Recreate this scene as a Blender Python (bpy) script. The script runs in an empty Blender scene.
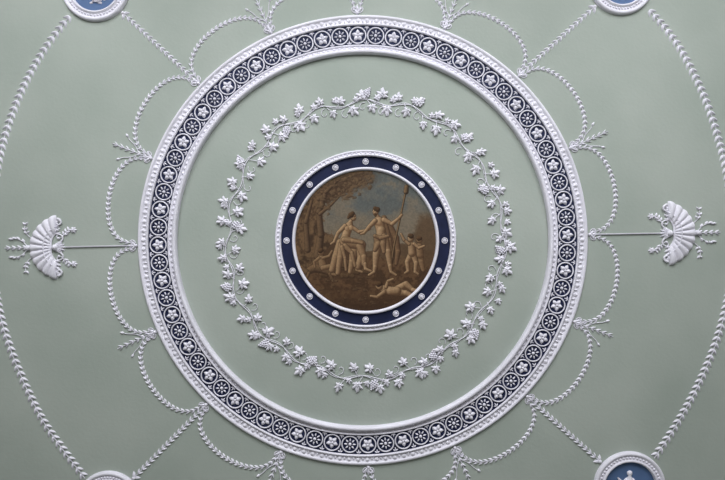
import bpy, math, random
import numpy as np
from math import sin, cos, pi, radians, hypot, atan2
random.seed(7)
rng = np.random.RandomState(5)
SC = bpy.context.scene
SC.view_settings.view_transform = 'Standard'
SC.view_settings.look = 'None'
H = 7.5          # ceiling height, metres
D = 6.0          # camera below the ceiling
CX, CY = 362.5, 240.0
U = 0.01         # one drawing unit on the ceiling = 1 cm

# ------------------------------------------------------------------ materials
def mat(name, rgb, rough=0.7, var=0.06, scale=6.0, bump=0.0, bscale=60.0, spec=0.3, rgb2=None):
    m = bpy.data.materials.new(name); m.use_nodes = True
    nt = m.node_tree; b = nt.nodes['Principled BSDF']
    b.inputs['Roughness'].default_value = rough
    b.inputs['Specular IOR Level'].default_value = spec
    tc = nt.nodes.new('ShaderNodeTexCoord')
    n = nt.nodes.new('ShaderNodeTexNoise'); n.inputs['Scale'].default_value = scale
    n.inputs['Detail'].default_value = 6
    nt.links.new(tc.outputs['Object'], n.inputs['Vector'])
    r = nt.nodes.new('ShaderNodeValToRGB')
    a = rgb; c2 = rgb2 if rgb2 else tuple(x*(1-var) for x in rgb)
    r.color_ramp.elements[0].color = (*c2, 1); r.color_ramp.elements[1].color = (*a, 1)
    r.color_ramp.elements[0].position = 0.35; r.color_ramp.elements[1].position = 0.65
    nt.links.new(n.outputs['Fac'], r.inputs['Fac'])
    nt.links.new(r.outputs['Color'], b.inputs['Base Color'])
    if bump:
        n2 = nt.nodes.new('ShaderNodeTexNoise'); n2.inputs['Scale'].default_value = bscale
        nt.links.new(tc.outputs['Object'], n2.inputs['Vector'])
        bp = nt.nodes.new('ShaderNodeBump'); bp.inputs['Strength'].default_value = bump
        bp.inputs['Distance'].default_value = 0.01
        nt.links.new(n2.outputs['Fac'], bp.inputs['Height'])
        nt.links.new(bp.outputs['Normal'], b.inputs['Normal'])
    return m
M_CEIL = mat('sage_green_plaster', (0.405, 0.447, 0.402), 0.85, 0.10, 0.9, 0.15, 30, 0.15, (0.348,0.394,0.350))
M_WHITE = mat('white_stucco', (0.80, 0.785, 0.86), 0.6, 0.10, 3.0, 0.15, 80, 0.3)
M_NAVY = mat('navy_blue_ground', (0.014, 0.020, 0.060), 0.6, 0.3, 8, 0, 0, 0.2)
M_CAMEO = mat('cameo_blue_ground', (0.09, 0.155, 0.30), 0.6, 0.1, 8, 0, 0, 0.3)
M_WALL = mat('sage_wall_paint', (0.28, 0.29, 0.27), 0.8, 0.05, 2)
M_TRIM = mat('white_trim_paint', (0.65, 0.64, 0.63), 0.5, 0.04, 4)
M_FLOOR = mat('oak_floor_boards', (0.18, 0.14, 0.105), 0.5, 0.3, 3)

# ------------------------------------------------------------------ mesh builder
class MB:
    def __init__(s): s.V=[]; s.F=[]; s.M=[]; s.n=0
    def add(s, v, f, m=0):
        v = np.asarray(v, float); s.V.append(v)
        for q in f: s.F.append(tuple(i+s.n for i in q)); s.M.append(m)
        s.n += len(v)
    def inst(s, T, x, y, w=0, ang=0, sx=1, sy=1, sz=1, m=0, tx=0, ty=0):
        v = np.array(T[0], float)*np.array([sx, sy, sz])
        z = v[:,2]+tx*v[:,0]+ty*v[:,1]
        c, q = cos(ang), sin(ang)
        s.add(np.stack([x+c*v[:,0]-q*v[:,1], y+q*v[:,0]+c*v[:,1], w+z], 1), T[1], m)
    def build(s, name, mats, parent=None, smooth=True, relief=0.85):
        v = np.concatenate(s.V); v[:,2]=np.maximum(v[:,2]*relief,0.02)
        wv = np.stack([(v[:,0]-CX)*U, (v[:,1]-CY)*U, H-v[:,2]*U], 1)
        me = bpy.data.meshes.new(name)
        c = (wv.min(0)+wv.max(0))/2
        me.from_pydata((wv-c).tolist(), [], s.F)
        for m in mats: me.materials.append(m)
        me.polygons.foreach_set('material_index', s.M)
        me.polygons.foreach_set('use_smooth', [smooth]*len(s.F))
        me.update()
        o = bpy.data.objects.new(name, me); o.location = c.tolist()
        bpy.context.collection.objects.link(o)
        if parent: o.parent = parent
        return o
def empty(name):
    o = bpy.data.objects.new(name, None); bpy.context.collection.objects.link(o); return o

# templates ---------------------------------------------------------------
def grid_faces(a, b):
    return [(i*b+j, i*b+j+1, (i+1)*b+j+1, (i+1)*b+j) for i in range(a-1) for j in range(b-1)]
def husk_t(nt=7, ns=5, crease=0.25):
    v=[]
    for i in range(nt):
        t=i/(nt-1); wd = max(0.03, sin(pi*min(1, t**0.75))**0.8)
        for j in range(ns):
            q=-1+2*j/(ns-1)
            z=(1-q*q)*wd*(0.75+0.25*t) + crease*wd*(1-abs(q))-0.12
            v.append((t, q*0.5*wd, z))
    return v, grid_faces(nt, ns)
HUSK = husk_t()
def dome_t(n=10, k=4):
    v=[]; f=[]
    for i in range(k):
        a=pi/2*i/k
        for j in range(n): v.append((cos(a)*cos(2*pi*j/n), cos(a)*sin(2*pi*j/n), sin(a)))
    v.append((0,0,1))
    for i in range(k-1):
        for j in range(n): f.append((i*n+j, i*n+(j+1)%n, (i+1)*n+(j+1)%n, (i+1)*n+j))
    for j in range(n): f.append(((k-1)*n+j, (k-1)*n+(j+1)%n, k*n))
    return v, f
DOME = dome_t(); DOME_S = dome_t(7,3)
def torus_t(R, r, n=24, k=6, zs=1.0):
    v=[]; f=[]
    for i in range(n):
        a=2*pi*i/n
        for j in range(k):
            b=2*pi*j/k
            v.append(((R+r*cos(b))*cos(a),(R+r*cos(b))*sin(a), r*sin(b)*zs))
    for i in range(n):
        for j in range(k): f.append((i*k+j, ((i+1)%n)*k+j, ((i+1)%n)*k+(j+1)%k, i*k+(j+1)%k))
    return v,f
def vine_t(seed):
    r0=np.random.RandomState(seed)
    lobes=[(0,1.0,0.60),(radians(54),0.88,0.46),(-radians(54),0.88,0.46),(radians(110),0.74,0.46),(-radians(110),0.74,0.46)]
    lobes=[(a+r0.uniform(-.08,.08), L*r0.uniform(.9,1.1), wd) for a,L,wd in lobes]
    N=60; rings=[0.0,0.25,0.5,0.75,0.92,1.0]; v=[(0,0,0.55)]; f=[]
    for k,rho in enumerate(rings[1:]):
        for i in range(N):
            th=-pi+2*pi*i/N
            R=0.46; vein=0
            for a,L,wd in lobes:
                d=abs(atan2(sin(th-a),cos(th-a)))
                R=max(R, L*(1-(d/wd)**1.4*0.55) if d<wd else 0)
                vein=max(vein, max(0,1-d/0.16))
            R*=1+0.06*sin(th*17)
            if abs(th)>2.85: R*=0.6
            z=0.55+0.35*rho*(1-rho)*2 - 0.42*rho**3 + 0.22*vein*(1-rho*0.6)*rho + 0.14*cos(th*5)*rho
            v.append((rho*R*cos(th), rho*R*sin(th), z))
    for i in range(N): f.append((0,1+i,1+(i+1)%N))
    for k in range(len(rings)-2):
        for i in range(N): f.append((1+k*N+i,1+k*N+(i+1)%N,1+(k+1)*N+(i+1)%N,1+(k+1)*N+i))
    return v,f
VINES=[vine_t(i) for i in range(6)]

def lathe(mb, cx, cy, prof, n=288, m=0):
    k=len(prof); v=[]; f=[]
    for i in range(n):
        a=2*pi*i/n
        for r,w in prof: v.append((cx+r*cos(a), cy+r*sin(a), w))
    for i in range(n):
        for j in range(k-1): f.append((i*k+j, ((i+1)%n)*k+j, ((i+1)%n)*k+j+1, i*k+j+1))
    mb.add(v,f,m)
def tube(mb, pts, rad, k=6, m=0, flat=1.0):
    n=len(pts); v=[]; f=[]
    P=[tuple(p) if len(p)==3 else (p[0],p[1],1.0) for p in pts]
    R=[rad]*n if not hasattr(rad,'__len__') else rad
    for i in range(n):
        a=P[max(0,i-1)]; b=P[min(n-1,i+1)]
        dx,dy=b[0]-a[0], b[1]-a[1]; L=hypot(dx,dy) or 1
        nx,ny=-dy/L, dx/L
        for j in range(k):
            t=2*pi*j/k
            v.append((P[i][0]+nx*R[i]*cos(t), P[i][1]+ny*R[i]*cos(t), P[i][2]+R[i]*flat*sin(t)))
    for i in range(n-1):
        for j in range(k): f.append((i*k+j,(i+1)*k+j,(i+1)*k+(j+1)%k,i*k+(j+1)%k))
    f.append(tuple(range(k))); f.append(tuple((n-1)*k+j for j in range(k)))
    mb.add(v,f,m)
def bez(p0,p1,p2,p3,n=40):
    o=[]
    for i in range(n+1):
        t=i/n; a=(1-t)**3; b=3*t*(1-t)**2; c=3*t*t*(1-t); d=t**3
        o.append((a*p0[0]+b*p1[0]+c*p2[0]+d*p3[0], a*p0[1]+b*p1[1]+c*p2[1]+d*p3[1]))
    return o
def catmull(P,n=14):
    Q=[P[0]]+P+[P[-1]]; o=[]
    for i in range(1,len(Q)-2):
        for k in range(n):
            t=k/n
            o.append(tuple(0.5*(2*Q[i][c]+(Q[i+1][c]-Q[i-1][c])*t+(2*Q[i-1][c]-5*Q[i][c]+4*Q[i+1][c]-Q[i+2][c])*t*t+(-Q[i-1][c]+3*Q[i][c]-3*Q[i+1][c]+Q[i+2][c])*t**3) for c in (0,1)))
    o.append(P[-1]); return o
def resample(P, step):
    P=np.array(P,float); d=np.hypot(*np.diff(P,axis=0).T); s=np.r_[0,np.cumsum(d)]
    n=max(2,int(round(s[-1]/step))); q=np.linspace(0,s[-1],n+1)
    X=np.interp(q,s,P[:,0]); Y=np.interp(q,s,P[:,1])
    return [(X[i],Y[i],atan2(Y[min(i+1,n)]-Y[max(i-1,0)], X[min(i+1,n)]-X[max(i-1,0)]),i/n) for i in range(n+1)]
def chain(mb, P, step, wf, double=False):
    """string of bell-flower husks along a path; wf(t) = husk width"""
    R=resample(P,step)
    tube(mb,[(x,y,0.7) for x,y,a,t in R],0.45,5)
    for x,y,a,t in R[:-1]:
        wd=wf(t)
        if double:
            for sgn in (-1,1):
                mb.inst(HUSK,x,y,0.3,a+sgn*0.66,step*1.12,wd*0.38,2.3)
            mb.inst(HUSK,x,y,0.3,a,step*.95,1.5,2.0)
        else:
            for sgn in (-1,1):
                mb.inst(HUSK,x,y,0.2,a+sgn*0.52,step*1.02,wd*0.36,2.0)
            mb.inst(HUSK,x,y,0.2,a,step*.8,1.2,1.8)

# ------------------------------------------------------------------ room shell
def box(name, x0,x1,y0,y1,z0,z1, m, parent=None):
    me=bpy.data.meshes.new(name)
    c=((x0+x1)/2,(y0+y1)/2,(z0+z1)/2)
    v=[(x-c[0],y-c[1],z-c[2]) for x in (x0,x1) for y in (y0,y1) for z in (z0,z1)]
    f=[(0,1,3,2),(4,6,7,5),(0,4,5,1),(2,3,7,6),(0,2,6,4),(1,5,7,3)]
    me.from_pydata(v,[],f); me.materials.append(m)
    o=bpy.data.objects.new(name,me); o.location=c; bpy.context.collection.objects.link(o)
    if parent: o.parent=parent
    return o
RX,RY=5.4,4.6
box('floor',-RX-.2,RX+.2,-RY-.2,RY+.2,-.15,0,M_FLOOR)
box('ceiling',-RX-.2,RX+.2,-RY-.2,RY+.2,H,H+.2,M_CEIL)
box('wall_left',-RX-.2,-RX,-RY-.2,RY+.2,0,H,M_WALL)
box('wall_right',RX,RX+.2,-RY-.2,RY+.2,0,H,M_WALL)
box('wall_front',-RX,RX,RY,RY+.2,0,H,M_WALL)
wx=[-3.3,0,3.3]; ww=0.75; wz0,wz1=1.0,5.8
def multi(name, boxes, m):
    me=bpy.data.meshes.new(name); v=[];f=[]
    for (x0,x1,y0,y1,z0,z1) in boxes:
        n=len(v); v+=[(x,y,z) for x in (x0,x1) for y in (y0,y1) for z in (z0,z1)]
        f+=[tuple(i+n for i in q) for q in [(0,1,3,2),(4,6,7,5),(0,4,5,1),(2,3,7,6),(0,2,6,4),(1,5,7,3)]]
    me.from_pydata(v,[],f); me.materials.append(m)
    o=bpy.data.objects.new(name,me); bpy.context.collection.objects.link(o); return o
bs=[(-RX,RX,-RY-.2,-RY,0,wz0),(-RX,RX,-RY-.2,-RY,wz1,H)]
ed=[-RX]+sum([[x-ww,x+ww] for x in wx],[])+[RX]
for i in range(0,len(ed),2): bs.append((ed[i],ed[i+1],-RY-.2,-RY,wz0,wz1))
multi('wall_back',bs,M_WALL)
for k,x in enumerate(wx):
    b=[(x-ww,x-ww+.06,-RY-.14,-RY-.06,wz0,wz1),(x+ww-.06,x+ww,-RY-.14,-RY-.06,wz0,wz1),
       (x-ww,x+ww,-RY-.14,-RY-.06,wz0,wz0+.07),(x-ww,x+ww,-RY-.14,-RY-.06,wz1-.07,wz1)]
    for q in (-0.25,0.25): b.append((x+q-.015,x+q+.015,-RY-.12,-RY-.08,wz0,wz1))
    for q in range(1,6):
        z=wz0+(wz1-wz0)*q/6; b.append((x-ww,x+ww,-RY-.12,-RY-.08,z-.015,z+.015))
    multi('window_%d'%(k+1),b,M_TRIM)
for nm,b in (('baseboard_left',(-RX,-RX+.04,-RY,RY,0,.22)),('baseboard_right',(RX-.04,RX,-RY,RY,0,.22)),
             ('baseboard_front',(-RX+.04,RX-.04,RY-.04,RY,0,.22)),('baseboard_back',(-RX+.04,RX-.04,-RY,-RY+.04,0,.22)),
             ('trim_1',(-RX,-RX+.12,-RY,RY,H-.22,H)),('trim_2',(RX-.12,RX,-RY,RY,H-.22,H)),
             ('trim_3',(-RX+.12,RX-.12,RY-.12,RY,H-.22,H)),('trim_4',(-RX+.12,RX-.12,-RY,-RY+.12,H-.22,H))):
    box(nm,*b,M_TRIM)

# ------------------------------------------------------------------ big circular frieze
ROT=radians(-1.4)
mb=MB()
gx,gy=362.8,240.0
lathe(mb,gx,gy,[(224.6,0),(224.4,2.0),(223.6,2.8),(222.4,3.0),(221.6,2.4),(221.2,1.4),(216.2,1.4),(215.9,2.8),(215.1,3.3),(214.3,2.8),(214.1,0.8)],360,0)
lathe(mb,gx,gy,[(214.3,0.7),(194.4,0.7)],360,1)
lathe(mb,gx,gy,[(194.8,0.7),(194.6,2.8),(193.9,3.3),(193.2,2.8),(192.9,1.6),(190.0,1.6),(189.8,4.6),(189.0,5.8),(187.6,6.2),(186.4,5.6),(185.6,4.0),(185.3,0)],360,0)
n=150
for i in range(n):
    a=2*pi*i/n
    mb.inst(HUSK,gx+221.4*cos(a),gy+221.4*sin(a),1.2,a+pi,5.4,5.6,1.8)
    mb.inst(DOME_S,gx+218.2*cos(a+pi/n),gy+218.2*sin(a+pi/n),1.2,a,1.9,1.0,1.5)
n=230
for i in range(n):
    a=2*pi*i/n
    mb.inst(DOME_S,gx+191.5*cos(a),gy+191.5*sin(a),1.4,a,1.3,1.9,1.5)
NR=72; rc=204.3
TR=torus_t(8.0,0.7,30,6,1.3)
for i in range(NR):
    a=2*pi*i/NR+ROT; x=gx+rc*cos(a); y=gy+rc*sin(a)
    mb.inst(TR,x,y,1.2)
    if i%2==0:
        for k in range(5):
            b=a+2*pi*k/5
            mb.inst(HUSK,x+0.8*cos(b),y+0.8*sin(b),0.9,b,5.4,4.2,2.2)
        mb.inst(DOME_S,x,y,1.6,0,1.3,1.3,2.0)
    else:
        mb.inst(DOME_S,x,y,0.9,0,1.7,1.7,2.0)
        for k in range(8):
            b=a+2*pi*k/8
            mb.inst(HUSK,x+2.4*cos(b),y+2.4*sin(b),0.8,b,3.8,1.7,1.6)
    am=a+pi/NR
    for rr,sg in ((213.2,1),(195.6,-1)):
        xx=gx+rr*cos(am); yy=gy+rr*sin(am)
        d=am+(pi if sg>0 else 0)
        for q,L in ((0,4.2),(0.95,3.2),(-0.95,3.2)):
            mb.inst(HUSK,xx,yy,0.7,d+q,L,1.5,1.4)
mb.build('circular_frieze_moulding',[M_WHITE,M_NAVY],relief=.95)

# ------------------------------------------------------------------ vine wreath
mb=MB(); vx,vy=365.0,239.5
def vr(a): return 138+2.6*sin(a*19)+1.2*sin(a*5+1)
pts=[(vx+vr(2*pi*i/500)*cos(2*pi*i/500),vy+vr(2*pi*i/500)*sin(2*pi*i/500),1.1) for i in range(501)]
tube(mb,pts,0.45,6)
pts=[(vx+(vr(2*pi*i/500)-1.7*sin(i*.25))*cos(2*pi*i/500),vy+(vr(2*pi*i/500)-1.7*sin(i*.25))*sin(2*pi*i/500),1.1+.4*cos(i*.25)) for i in range(501)]
tube(mb,pts,0.3,5)
NL=90
for i in range(NL):
    a=2*pi*(i+random.uniform(-.3,.3))/NL
    sgn=1 if i%2 else -1
    r=vr(a); off=random.uniform(2.5,9.5)*sgn
    lx=vx+(r+off)*cos(a); ly=vy+(r+off)*sin(a)
    bx=vx+r*cos(a-0.035); by=vy+r*sin(a-0.035)
    tube(mb,[(bx,by,1.1),((bx+lx)/2,(by+ly)/2,1.5),(lx,ly,1.7)],0.34,5)
    d=a+(0 if sgn>0 else pi)+sgn*random.uniform(-0.2,1.1)
    sz=random.uniform(5.6,8.0)
    mb.inst(random.choice(VINES),lx,ly,1.0,d,sz,sz*random.uniform(.9,1.1),3.2,0,random.uniform(-.1,.16),random.uniform(-.18,.18))
    if i%2==0:
        a2=a+0.03; s2=-sgn; q=random.uniform(2,6)
        mb.inst(random.choice(VINES),vx+(r+s2*q)*cos(a2),vy+(r+s2*q)*sin(a2),0.8,a2+(0 if s2>0 else pi)+random.uniform(-.6,.9),4.8,4.6,2.6)
    if i%2==1:
        t0=a+0.02; c=[]; s2=-sgn
        for k in range(22):
            q=k/21; ang=q*4.8*s2; rad=(5.0)*(1-q*.8)
            c.append((rad*cos(ang),rad*sin(ang)))
        ox=vx+(r+s2*3)*cos(t0); oy=vy+(r+s2*3)*sin(t0); rot=a+random.uniform(-.5,.5)+(0 if s2>0 else pi)
        ex=[(ox+cos(rot)*5+(-cos(rot)*p[0]+sin(rot)*p[1]),oy+sin(rot)*5+(-sin(rot)*p[0]-cos(rot)*p[1]),.8) for p in c]
        tube(mb,ex,0.32,5)
for g in range(14):
    a=2*pi*(g+.35)/14+random.uniform(-.1,.1); sgn=random.choice((-1,1)); r=vr(a)
    d=a+(0 if sgn>0 else pi)+.6
    ox=vx+(r+sgn*3)*cos(a); oy=vy+(r+sgn*3)*sin(a)
    for row,cnt in enumerate((2,4,4,3,2,1)):
        for k in range(cnt):
            qx=row*1.9; qy=(k-(cnt-1)/2)*2.1
            mb.inst(DOME_S,ox+cos(d)*qx-sin(d)*qy,oy+sin(d)*qx+cos(d)*qy,1.2+(1.0 if 0<k<cnt-1 else 0),0,1.25,1.25,2.2)
mb.build('vine_leaf_wreath',[M_WHITE])

# ------------------------------------------------------------------ central medallion
med=empty('painted_ceiling_medallion')
med.location=(0.03,0.005,H)
bpy.context.view_layer.update()
def attach(o):
    o.parent=med; o.matrix_parent_inverse=med.matrix_world.inverted()
mx,my=365.6,240.6
mb=MB()
lathe(mb,mx,my,[(90.6,0),(90.4,2.0),(89.4,2.8),(88.6,2.4),(88.4,1.6),(86.4,1.6),(86.2,3.6),(85.4,4.2),(84.6,3.6),(84.3,0.7)],240,0)
lathe(mb,mx,my,[(84.7,0.8),(72.8,0.8)],240,1)
lathe(mb,mx,my,[(73.4,0.7),(73.2,2.6),(72.2,3.6),(71.2,3.4),(70.4,2.4),(70.0,0.6)],240,0)
n=120
for i in range(n):
    a=2*pi*i/n
    mb.inst(HUSK,mx+89.0*cos(a),my+89.0*sin(a),1.4,a+pi,3.6,3.4,1.7)
for i in range(16):
    a=2*pi*i/16; x=mx+78.9*cos(a); y=my+78.9*sin(a)
    mb.inst(torus_t(2.7,0.45,18,5),x,y,1.4)
    for k in range(7):
        b=2*pi*k/7; mb.inst(HUSK,x,y,.8,b,2.5,1.7,1.8)
    mb.inst(DOME_S,x,y,1.4,0,.9,.9,1.6)
o=mb.build('frame',[M_WHITE,M_NAVY],relief=1.0); attach(o)

# ---- painting (flat colour-attribute canvas)
PR=71.0; NP=500
ys,xs=np.mgrid[0:NP,0:NP]
X=mx-PR+2*PR*xs/(NP-1); Y=my-PR+2*PR*ys/(NP-1)
px=2*PR/(NP-1)
IM=np.zeros((NP,NP,3))
def C(*c): return np.array(c,float)
def smooth_noise(sc,seed):
    r=np.random.RandomState(seed); n=int(NP/sc)+3; g=r.rand(n,n)
    fx=xs/sc; fy=ys/sc; ix=fx.astype(int); iy=fy.astype(int); tx=fx-ix; ty=fy-iy
    tx=tx*tx*(3-2*tx); ty=ty*ty*(3-2*ty)
    return (g[iy,ix]*(1-tx)+g[iy,ix+1]*tx)*(1-ty)+(g[iy+1,ix]*(1-tx)+g[iy+1,ix+1]*tx)*ty
N1=smooth_noise(60,1)*.5+smooth_noise(25,2)*.3+smooth_noise(10,3)*.2
N2=smooth_noise(30,4)*.4+smooth_noise(12,5)*.35+smooth_noise(5,6)*.25
def blend(mask,col,a=1.0):
    m=np.clip(mask,0,1)[...,None]*a
    IM[...]=IM*(1-m)+col*m
def ss(a,b,v):
    t=np.clip((v-a)/(b-a),0,1); return t*t*(3-2*t)
SKY=C(92,98,96); SKYL=C(116,108,92); DK=C(44,33,23)
t=ss(178,245,Y)[...,None]
IM[...]=SKY*(1-t)+SKYL*t
blend(ss(.48,.66,N1),C(118,110,94),.7)
blend(ss(.52,.7,1-N1)*(Y<215),C(80,90,92),.6)
hill=Y-(248+4*np.sin(X*.09)+6*(N1-.5))
blend(ss(-1,1,hill),C(86,69,50))
grd=Y-(260+3*np.sin(X*.13)+10*(N2-.5))
blend(ss(-1.5,1.5,grd),C(78,58,40))
blend(ss(.45,.62,N2)*(Y>255),C(102,78,54),.6)
blend(ss(286,312,Y),C(54,39,27),.75)
blend(ss(.5,.6,1-N2)*(Y>258)*(Y<290),C(60,45,31),.5)
tree=(332+26*(N2-.5)+10*np.sin(Y*.08))-X+np.clip(212-Y,0,60)*.7
blend(ss(-3,4,tree)*(Y<268),C(80,62,44))
blend(ss(-3,4,tree)*(Y<268)*ss(.48,.62,N2),C(112,90,64),.75)
blend(ss(-3,4,tree)*(Y<268)*ss(.52,.66,1-N2),C(56,43,31),.7)
canopy=ss(8,0,np.hypot((X-352)/2.4,(Y-179))-6-8*(N2-.5))
blend(canopy,C(78,62,45),.8); blend(canopy*ss(.48,.6,N2),C(106,88,64),.7)
shrub=ss(8,0,np.hypot((X-427)/1.0,(Y-240)/2)-9-8*(N2-.5)); blend(shrub,C(84,66,47),.85)
LD=np.array([-.55,-.6,.58])
def cap(x0,y0,r0,x1,y1,r1,light=C(196,166,126),dark=C(92,66,42),edge=True,a=1.0):
    dx,dy=x1-x0,y1-y0; L2=dx*dx+dy*dy+1e-9
    q=np.clip(((X-x0)*dx+(Y-y0)*dy)/L2,0,1); r=r0+(r1-r0)*q
    ox=(X-(x0+q*dx))/r; oy=(Y-(y0+q*dy))/r; d=np.hypot(ox,oy)
    nz=np.sqrt(np.clip(1-d*d,0,1)); s=np.clip(ox*LD[0]+oy*LD[1]+nz*LD[2],0,1)[...,None]
    col=dark*(1-s)+light*s
    if edge: blend(np.clip((1.18-d)*r/px+.5,0,1)*(d<1.3),DK,.55)
    blend(np.clip((1-d)*r/px+.5,0,1),col,a)
def path(P,light=C(196,166,126),dark=C(92,66,42)):
    for a,b in zip(P[:-1],P[1:]):
        dx,dy=b[0]-a[0],b[1]-a[1]; L2=dx*dx+dy*dy+1e-9
        q=np.clip(((X-a[0])*dx+(Y-a[1])*dy)/L2,0,1); r=a[2]+(b[2]-a[2])*q
        d=np.hypot(X-a[0]-q*dx,Y-a[1]-q*dy)-r
        blend(np.clip(.5-(d-.35)/px,0,1),DK,.5)
    for a,b in zip(P[:-1],P[1:]): cap(*a,*b,light,dark,False)
def poly(P,col,a=1.0):
    ins=np.zeros((NP,NP),bool); n=len(P)
    for i in range(n):
        x0,y0=P[i]; x1,y1=P[(i+1)%n]
        c=((y0>Y)!=(y1>Y))&(X<(x1-x0)*(Y-y0)/((y1-y0) or 1e-9)+x0); ins^=c
    blend(ins.astype(float),col,a)
def drape(folds,light,dark):
    for f in folds: path(f,light,dark)
TL,TD=C(116,94,68),C(54,40,29)
path([(318,256,4.0),(321,235,3.2),(319,212,2.8),(326,192,2.0),(337,181,1.3),(352,176,.6)],TL,TD)
path([(308,250,2.8),(306,222,2.2),(312,200,1.4)],TL,TD)
path([(320,214,1.8),(331,205,1.2),(340,196,.6)],TL,TD)
for k in range(150):
    x=304+rng.rand()*68; y=176+rng.rand()**1.6*26-(x-304)*.08
    if x<330: y+=rng.rand()*18
    cap(x,y,1.0+rng.rand()*1.3,x+rng.randn()*2,y+rng.rand()*1.5,.6,C(112,92,66),C(60,46,33),False,.7)
poly([(320,272),(324,252),(333,243),(346,244),(356,254),(366,268),(372,276),(345,280),(322,278)],C(76,57,40))
for k in range(16):
    x=322+rng.rand()*44; y=262+rng.rand()*14; cap(x,y,3,x+4,y+1,2.2,C(104,82,56),C(56,42,29),False,.8)
FL,FD=C(180,154,118),C(88,66,46)
HL,HD=C(96,73,49),C(44,31,21)
# leopard & putto at left
path([(306,272,3.0),(315,268,4.2),(326,270,4.0),(332,274,2.6)],C(124,100,72),C(60,45,32))
path([(306,272,3),(301.5,268,2.6)],C(132,108,78),C(60,45,32))
path([(309,273,1.6),(306,280,1.2),(309,281,.9)],C(124,100,72),C(60,45,32))
path([(330,274,1.8),(333,281,1.2),(337,281,.9)],C(124,100,72),C(60,45,32))
FM=C(150,126,94)
path([(321,258,3.2),(323,266,3.8)],FM,FD); path([(323,268,2.6),(331,266,2.2),(333,274,1.6),(336,275,1)],FM,FD)
path([(319,258,1.5),(314,262,1.2),(315,267,1)],FM,FD); path([(323,258,1.5),(329,256,1.2),(332,251,1)],FM,FD)
cap(321,252.5,2.9,321.2,252,2.7,FM,FD); cap(320.4,250.8,2.6,321.4,250.2,2.2,HL,HD,False)
# seated woman
DL,DD=C(166,140,105),C(84,63,45)
drape([[(341,243,4.5),(336,256,3.6),(332,270,3.0)],[(343,244,4.2),(340,258,3.0),(338,273,2.4)]],DL,DD)
path([(352,227,2.0),(359,232,1.6),(367,230,1.2),(370,229,.9)],FL,FD)
path([(351,221,1.7),(349,226,4.0),(346,235,4.0),(345,241,5.4)],FL,FD)
drape([[(346,244,5.2),(354,251,4.4),(352,262,3.0),(350,272,2.0)]],DL,DD)
path([(356,264,2.0),(357,270,1.5),(362,272,1.1)],FL,FD)
drape([[(346,242,5.6),(361,245,4.8),(361,258,3.6),(358,267,2.8)],[(360,246,3.8),(364,257,2.8),(364,264,2.4)],
       [(345,246,2.6),(352,253,1.8),(355,266,1.4)],[(342,247,2.0),(345,258,1.5),(346,270,1.2)],[(344,240,2.6),(353,241,2.2),(362,243,1.6)]],DL,DD)
path([(365,264,1.9),(365.5,269,1.6),(371,271,1.1)],FL,FD)
path([(345,226,2.3),(338,233,1.8),(334,242,1.3),(331,244,1)],FL,FD)
cap(351,227.5,2.2,351,228.3,2.0,FL,C(124,98,70),False); cap(347,228.5,2.2,347,229,2.0,FL,C(124,98,70),False)
cap(353,216.6,3.0,353.6,218.4,2.3,FL,FD); cap(351.2,215,2.9,352.6,213.6,2.3,HL,HD,False); cap(349,217,1.9,348.4,218,1.3,HL,HD,False)
cap(355.4,217.6,.55,355.7,218,.4,FL,FD,False); cap(354.2,216.8,.4,354.6,216.8,.3,HD,HD,False)
# standing man leaning on a thyrsus, cloak behind
drape([[(384,218,2.6),(390,232,3.6),(392,248,3.8),(390,262,3.0)],[(388,222,2.4),(396,238,3.0),(398,252,2.6),(396,264,1.6)],[(386,224,1.6),(390,240,1.8),(393,258,1.2)]],C(128,102,73),C(68,50,36))
path([(406,190,.8),(401,214,.8),(394,246,.8),(390,272,.7)],C(150,124,88),DK)
path([(406.5,187,2.2),(406,192,2.4)],C(136,112,80),DK)
path([(384,239,4.6),(388,252,3.2),(390,266,2.2),(391,272,1.5),(396,275,1.2)],FL,C(82,61,41))
path([(379,240,4.8),(376,254,3.4),(375,267,2.2),(374,272,1.5),(369,275,1.2)],FL,FD)
path([(377,216,1.9),(379,222,5.0),(381,231,4.6),(381,239,4.8)],FL,FD)
cap(376.5,222.5,3.0,379,223,3.0,FL,C(118,92,66),False)
path([(375,221,2.5),(369,227,1.9),(364,233,1.3),(361,234,1)],FL,FD)
path([(384,220,2.6),(392,224,1.9),(399,218,1.4),(401.5,215,1.3)],FL,FD)
drape([[(376,237,2.4),(378,244,3.2),(375,250,2.0)],[(384,236,2.6),(383,244,3.0),(384,252,1.8)],[(375,236,1.8),(381,238,2.0),(388,236,1.6)]],C(150,125,93),C(80,60,43))
cap(376,211,3.1,375.6,213,2.4,FL,FD); cap(377.6,209.5,2.6,375,208.4,2.0,HL,HD,False); cap(375,214.6,1.5,375.6,215.8,1.1,HL,HD,False)
cap(373.2,211.8,.55,372.8,212.3,.4,FL,FD,False); cap(374.6,210.9,.4,374.2,210.9,.3,HD,HD,False)
# putti at right
path([(420,252,2.8),(421,262,2.6),(423,270,1.7)],C(140,116,86),FD); path([(419,246,3),(420,255,3.4)],C(146,121,90),FD)
cap(419,240,2.8,419.2,240.5,2.6,C(150,126,94),FD); cap(419,238.4,2.6,420,238.4,2.0,HL,HD,False)
path([(411,254,2.9),(407,262,2.3),(408,271,1.5),(405,273,1)],FL,FD)
path([(413,254,2.9),(416,263,2.2),(415,272,1.5),(418,274,1)],FL,FD)
path([(411,245,3.2),(412,253,3.8)],FL,FD)
path([(409,244,1.7),(404,240,1.4),(401,234,1.1)],FL,FD); path([(414,244,1.7),(419,248,1.4),(424,246,1.1)],FL,FD)
cap(410.5,238,3.0,410.6,239.5,2.7,FL,FD); cap(411,236,2.7,409.8,235.6,2.2,HL,HD,False)
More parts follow.
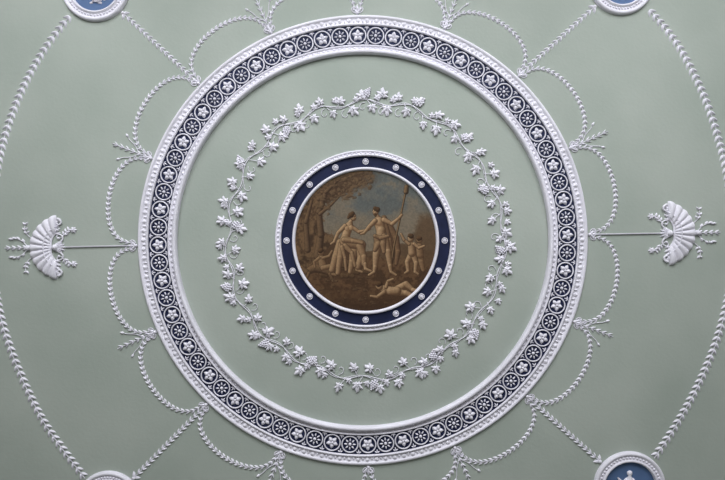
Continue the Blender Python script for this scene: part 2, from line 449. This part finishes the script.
# reclining putto in front
path([(396,290,3.8),(406,284,3.0),(413,290,2.2),(419,291,1.3)],FL,FD)
path([(395,292,3.8),(406,293,2.8),(414,297,2.0),(419,296,1.2)],FL,FD)
path([(384,289,3.8),(391,291,4.4),(397,291,4.2)],FL,FD)
path([(384,292,2.0),(377,297,1.5),(371,296,1.2)],FL,FD); path([(386,287,1.8),(388,281,1.4),(393,279,1.1)],FL,FD)
cap(379,286,3.4,379.6,287,3.0,FL,FD); cap(378.6,284,3.0,380,283.6,2.4,HL,HD,False)
for k in range(60):
    x=312+rng.rand()*108; y=276+rng.rand()*28
    if 368<x<421 and 278<y<300: continue
    cap(x,y,.9+rng.rand(),x+rng.rand()*4,y+.3,.5,C(98,78,55),C(50,37,27),False,.7)
IM*= (0.93+0.14*smooth_noise(4,9))[...,None]
G=np.clip(IM*0.82/255,0,1); G=np.where(G<=.04045,G/12.92,((G+.055)/1.055)**2.4)*1.35
G=G*np.array([1.07,.98,.93])
inside=np.hypot(X-mx,Y-my)<=PR+.2
idx=-np.ones((NP,NP),int); idx[inside]=np.arange(inside.sum())
wv=np.stack([(X[inside]-CX)*U,(Y[inside]-CY)*U,np.full(inside.sum(),H-1.0*U)],1)
a_,b_,c_,d_=idx[:-1,:-1],idx[:-1,1:],idx[1:,1:],idx[1:,:-1]
ok=(a_>=0)&(b_>=0)&(c_>=0)&(d_>=0)
F=np.stack([a_[ok],d_[ok],c_[ok],b_[ok]],1)
me=bpy.data.meshes.new('painting'); me.from_pydata(wv.tolist(),[],F.tolist())
at=me.color_attributes.new('paint','FLOAT_COLOR','POINT')
at.data.foreach_set('color',np.concatenate([G[inside],np.ones((inside.sum(),1))],1).ravel())
mp=bpy.data.materials.new('oil_paint'); mp.use_nodes=True; nt=mp.node_tree; b=nt.nodes['Principled BSDF']
an=nt.nodes.new('ShaderNodeAttribute'); an.attribute_name='paint'
nt.links.new(an.outputs['Color'],b.inputs['Base Color']); b.inputs['Roughness'].default_value=.6
b.inputs['Specular IOR Level'].default_value=.2
me.materials.append(mp)
o=bpy.data.objects.new('painting',me); bpy.context.collection.objects.link(o); attach(o)

# ------------------------------------------------------------------ garlands around the frieze
def pol(r,a): return (gx+r*cos(a),gy+r*sin(a))
def node_knot(mb,a,size=1.0):
    x,y=pol(227,a)
    for q,L,wd in ((0,9,3.2),(.75,6.5,2.4),(-.75,6.5,2.4)):
        mb.inst(HUSK,x,y,.2,a+q,L*size,wd,2.2)
    for s in (-1,1):
        P=[]
        for k in range(16):
            t=k/15; r=3.4*(1-.7*t); q=t*5
            lx=3.5-r*cos(q); ly=s*(2.0+3.2*t+r*sin(q))
            P.append((x+cos(a)*lx-sin(a)*ly, y+sin(a)*lx+cos(a)*ly,.8))
        tube(mb,P,.45,5)
    mb.inst(DOME,x,y,.4,0,1.8,1.8,2.6)
garl=MB()
for i in range(16):
    a=ROT+2*pi*i/16; b=ROT+2*pi*(i+1)/16
    k=44
    p0=pol(229,a+.012); p3=pol(229,b-.012)
    p1=pol(229+k,a+.005); p2=pol(229+k,b-.005)
    chain(garl,bez(p0,p1,p2,p3),5.0,lambda t:3.6+3.0*sin(pi*t))
    node_knot(garl,a)
    if i%4 in (1,3):
        chain(garl,[pol(232,a),pol(268,a)],5.6,lambda t:5.2-2.6*t)
        for s in (-1,1):
            P=bez(pol(240,a),pol(246,a+s*.035),pol(252,a+s*.03),pol(256,a+s*.045),12); tube(garl,[(x,y,.8) for x,y in P],.4,5)
            garl.inst(HUSK,*P[-1],.2,a+s*.6,4.5,2.6,2)
roundels=[(96,-12,34),(621,-17,32.5),(109,503,32.5),(629,487,36)]
diag=[(i,r) for i,r in zip((10,14,6,2),roundels)]
for i,(x,y,r) in diag:
    g=garl; a=ROT+2*pi*i/16; p=pol(234,a); d=atan2(y-p[1],x-p[0])
    q=(x-cos(d)*(r+3),y-sin(d)*(r+3))
    chain(g,[q,p],5.6,lambda t:5.2+.8*sin(pi*t))
    for s in (-1,1):
        g.inst(HUSK,q[0],q[1],.2,d+s*.8+pi,7,3.0,2.2)
    g.inst(DOME,q[0],q[1],.3,0,1.9,1.9,2.6)
garl.build('husk_garland_swags',[M_WHITE])
L1=[(70,16),(47,46),(27,80),(12,115),(2,148),(-6,190),(-9,245),(-5,285),(3,325),(18,368),(40,415),(62,448),(85,478)]
R1=[(649,10),(668,32),(684,56),(702,92),(715,128),(726,170),(732,215),(733,255),(728,297),(716,342),(698,385),(676,425),(654,458)]
for P in (L1,R1):
    g=MB(); chain(g,catmull(P),6.6,lambda t:7.2,True); g.build('laurel_festoon',[M_WHITE])

# ------------------------------------------------------------------ cameo roundels
for (x,y,r) in roundels:
    g=MB()
    lathe(g,x,y,[(r,0),(r-.3,3),(r-1.6,4.6),(r-3.2,4.2),(r-4,3),(r-7.5,3),(r-8,4.6),(r-9,5),(r-10,4),(r-10.4,.9)],120,0)
    lathe(g,x,y,[(r-9.8,1.0),(0.01,1.0)],120,1)
    n=56
    for i in range(n):
        a=2*pi*i/n; g.inst(DOME_S,x+(r-5.7)*cos(a),y+(r-5.7)*sin(a),2.8,0,1.3,1.3,1.5)
    k=(r-10)/26
    def T(P): return [(x+a*k,y+b*k,1.2) for a,b,_ in P],[c*k for _,_,c in P]
    for P in ([(0,-17,.6),(0,-16,2.6),(.2,-13.5,2.8),(.3,-11.5,1.3),(0,-9.5,3.4),(-.4,-4,3.4),(0,1,4.2),(1,8,4.8),(1.5,15,5.6),(1.5,16,2)],
              [(-2.5,-8.5,1.8),(-7,-5,1.4),(-11,-9,1.0),(-12,-10,.6)],[(2.5,-8.5,1.8),(7,-3,1.4),(10,1,1.1),(11,2,.6)],
              [(4,-2,1.5),(8,6,1.6),(10,14,1.2)],[(-3,16,1.4),(-6,17,1)],[(3,16,1.4),(7,17,1)]):
        p,rr=T(P); tube(g,p,rr,8,0,.6)
    g.build('blue_cameo_roundel',[M_WHITE,M_CAMEO],relief=1.0)

# ------------------------------------------------------------------ anthemion shell ornaments with rod
def shell(cx,cy,ang,rod_to):
    g=MB(); ca,sa=cos(ang),sin(ang)
    def W(p): 
        x,y=p[0],p[1]; return (cx+ca*x-sa*y, cy+sa*x+ca*y)+((p[2],) if len(p)>2 else ())
    hx=-12; PM=radians(88); NLb=11
    def Rf(u): return 28+4*abs(u)**3
    def inner(u): return 6+9*abs(u)**1.8
    nr,na=13,133; v=[]
    for i in range(nr):
        t=i/(nr-1)
        for j in range(na):
            u=-1+2*j/(na-1); ph=u*PM
            lobe=abs(cos(u*NLb*pi/2))
            R=inner(u)+(Rf(u)*(1+.035*lobe)-inner(u))*t
            z=.8+2.0*sin(pi*(.08+.84*t))**.6*(1-.3*abs(u))+2.2*lobe**.7*sin(pi*min(1,t*.75+.12))
            if i in (0,nr-1) or j in (0,na-1): z=0.1
            v.append(W((hx+R*cos(ph),R*sin(ph),z)))
    g.add(v,grid_faces(nr,na))
    for fr,rad_,zz in ((0.02,1.1,1.4),(.32,.7,4.2)):
        tube(g,[W((hx+(inner(u)+(Rf(u)-inner(u))*fr)*cos(u*PM),(inner(u)+(Rf(u)-inner(u))*fr)*sin(u*PM),zz-1.2*abs(u))) for u in np.linspace(-1,1,49)],rad_,6)
    # curled horns
    for s in (-1,1):
        e=(hx+30*cos(PM),s*28.5*sin(PM)); P=[]
        for i in range(26):
            q=i/25; th=q*5.4; r=4.6*(1-.75*q)
            P.append(W((e[0]-1-r*sin(th)-1.5*q,e[1]+s*(-4.6+r*cos(th)+2.6*q),1.5)))
        tube(g,P,[1.3-.7*i/25 for i in range(26)],6)
        for k in range(4):  # acanthus plume under each horn
            g.inst(HUSK,*W((e[0]+1,e[1]-s*6-s*k*3.2)),.3,ang+pi+s*(-.9+.2*k),7.0-.6*k,2.6,2.4)
    g.inst(DOME,*W((hx+2,0)),.6,0,3.4,3.4,4.6)
    for k in range(7):
        g.inst(HUSK,*W((hx+1,0)),.4,ang+pi+(-1.2+.4*k),10-1.1*abs(k-3),2.6,2.6)
    for s in (-1,1):
        P=bez((hx+2,s*3),(hx-5,s*5),(hx-8,s*10),(hx-3,s*12.5),16)+bez((hx-3,s*12.5),(hx+.5,s*14),(hx+2,s*10.5),(hx-1.2,s*9),8)[1:]
        P=[W(p) for p in P]; tube(g,[(*p,1) for p in P],[.95-.4*i/len(P) for i in range(len(P))],5)
        g.inst(DOME_S,*P[-1],.4,0,1.3,1.3,2.4)
        P=bez((hx-3,s*9),(hx-8,s*12),(hx-9,s*18),(hx-16,s*17),18); P=[W(p) for p in P]; tube(g,[(*p,.9) for p in P],.48,5)
        for q in (5,9,13):
            for z in (-1,1): g.inst(HUSK,*P[q],.3,ang+pi-s*1.1+z*.8,4.6,2.2,1.9)
        for k in range(6): g.inst(HUSK,*P[-1],.4,2*pi*k/6,3.6,2.3,2.0)
        g.inst(DOME_S,*P[-1],.5,0,1,1,2.4)
    # outer sprigs
    g.inst(DOME,*W((18,0)),.5,0,2.8,2.8,3.4)
    chain(g,[W((19,0))[:2],W((41,0))[:2]],5,lambda t:6-2.4*t)
    for s in (-1,1):
        P=[W(p) for p in bez((17,0),(22,s*7),(27,s*10),(33,s*9),14)]; tube(g,[(*p,.8) for p in P],.42,5)
        for k,q in enumerate((.35,.6,.85,1)):
            p=P[int(q*14)]; g.inst(HUSK,*p,.2,ang+s*(1.1-.35*k),4.8,2.5,2.2)
        g.inst(DOME_S,*P[-1],.3,0,1.2,1.2,2.2)
        P=[W(p) for p in bez((13,s*9),(19,s*13),(22,s*17),(20,s*23),12)]; tube(g,[(*p,.8) for p in P],.4,5)
        for q in (5,8,12):
            for z in (-1,1): g.inst(HUSK,*P[q],.2,ang+s*1.5+z*.8,4.0,2.1,2)
    s0=W((hx-8,0)); tube(g,[(s0[0],s0[1],.8),(rod_to[0],rod_to[1],.8)],.75,6)
    g.build('anthemion_shell_ornament',[M_WHITE],relief=1.0)
shell(46,247.5,radians(180-1.0),pol(234,ROT+pi))
shell(679,233,radians(-1.0),pol(234,ROT))

# ------------------------------------------------------------------ light
w=bpy.data.worlds.new('World'); SC.world=w; w.use_nodes=True
bg=w.node_tree.nodes['Background']; bg.inputs[0].default_value=(.75,.85,1,1); bg.inputs[1].default_value=1.0
for k,x in enumerate(wx):
    L=bpy.data.lights.new('daylight_%d'%(k+1),'AREA'); L.shape='RECTANGLE'; L.size=1.4; L.size_y=4.4
    L.energy=390; L.color=(.96,.97,1)
    o=bpy.data.objects.new('window_daylight',L); o.location=(x,-RY-1.0,3.0)
    o.rotation_euler=(radians(125),0,0)
    bpy.context.collection.objects.link(o)

cam=bpy.data.cameras.new('camera'); cam.sensor_width=36; cam.lens=36*D/7.25; cam.clip_end=100
co=bpy.data.objects.new('camera',cam); co.location=(0,0,H-D); co.rotation_euler=(pi,0,0)
bpy.context.collection.objects.link(co); SC.camera=co
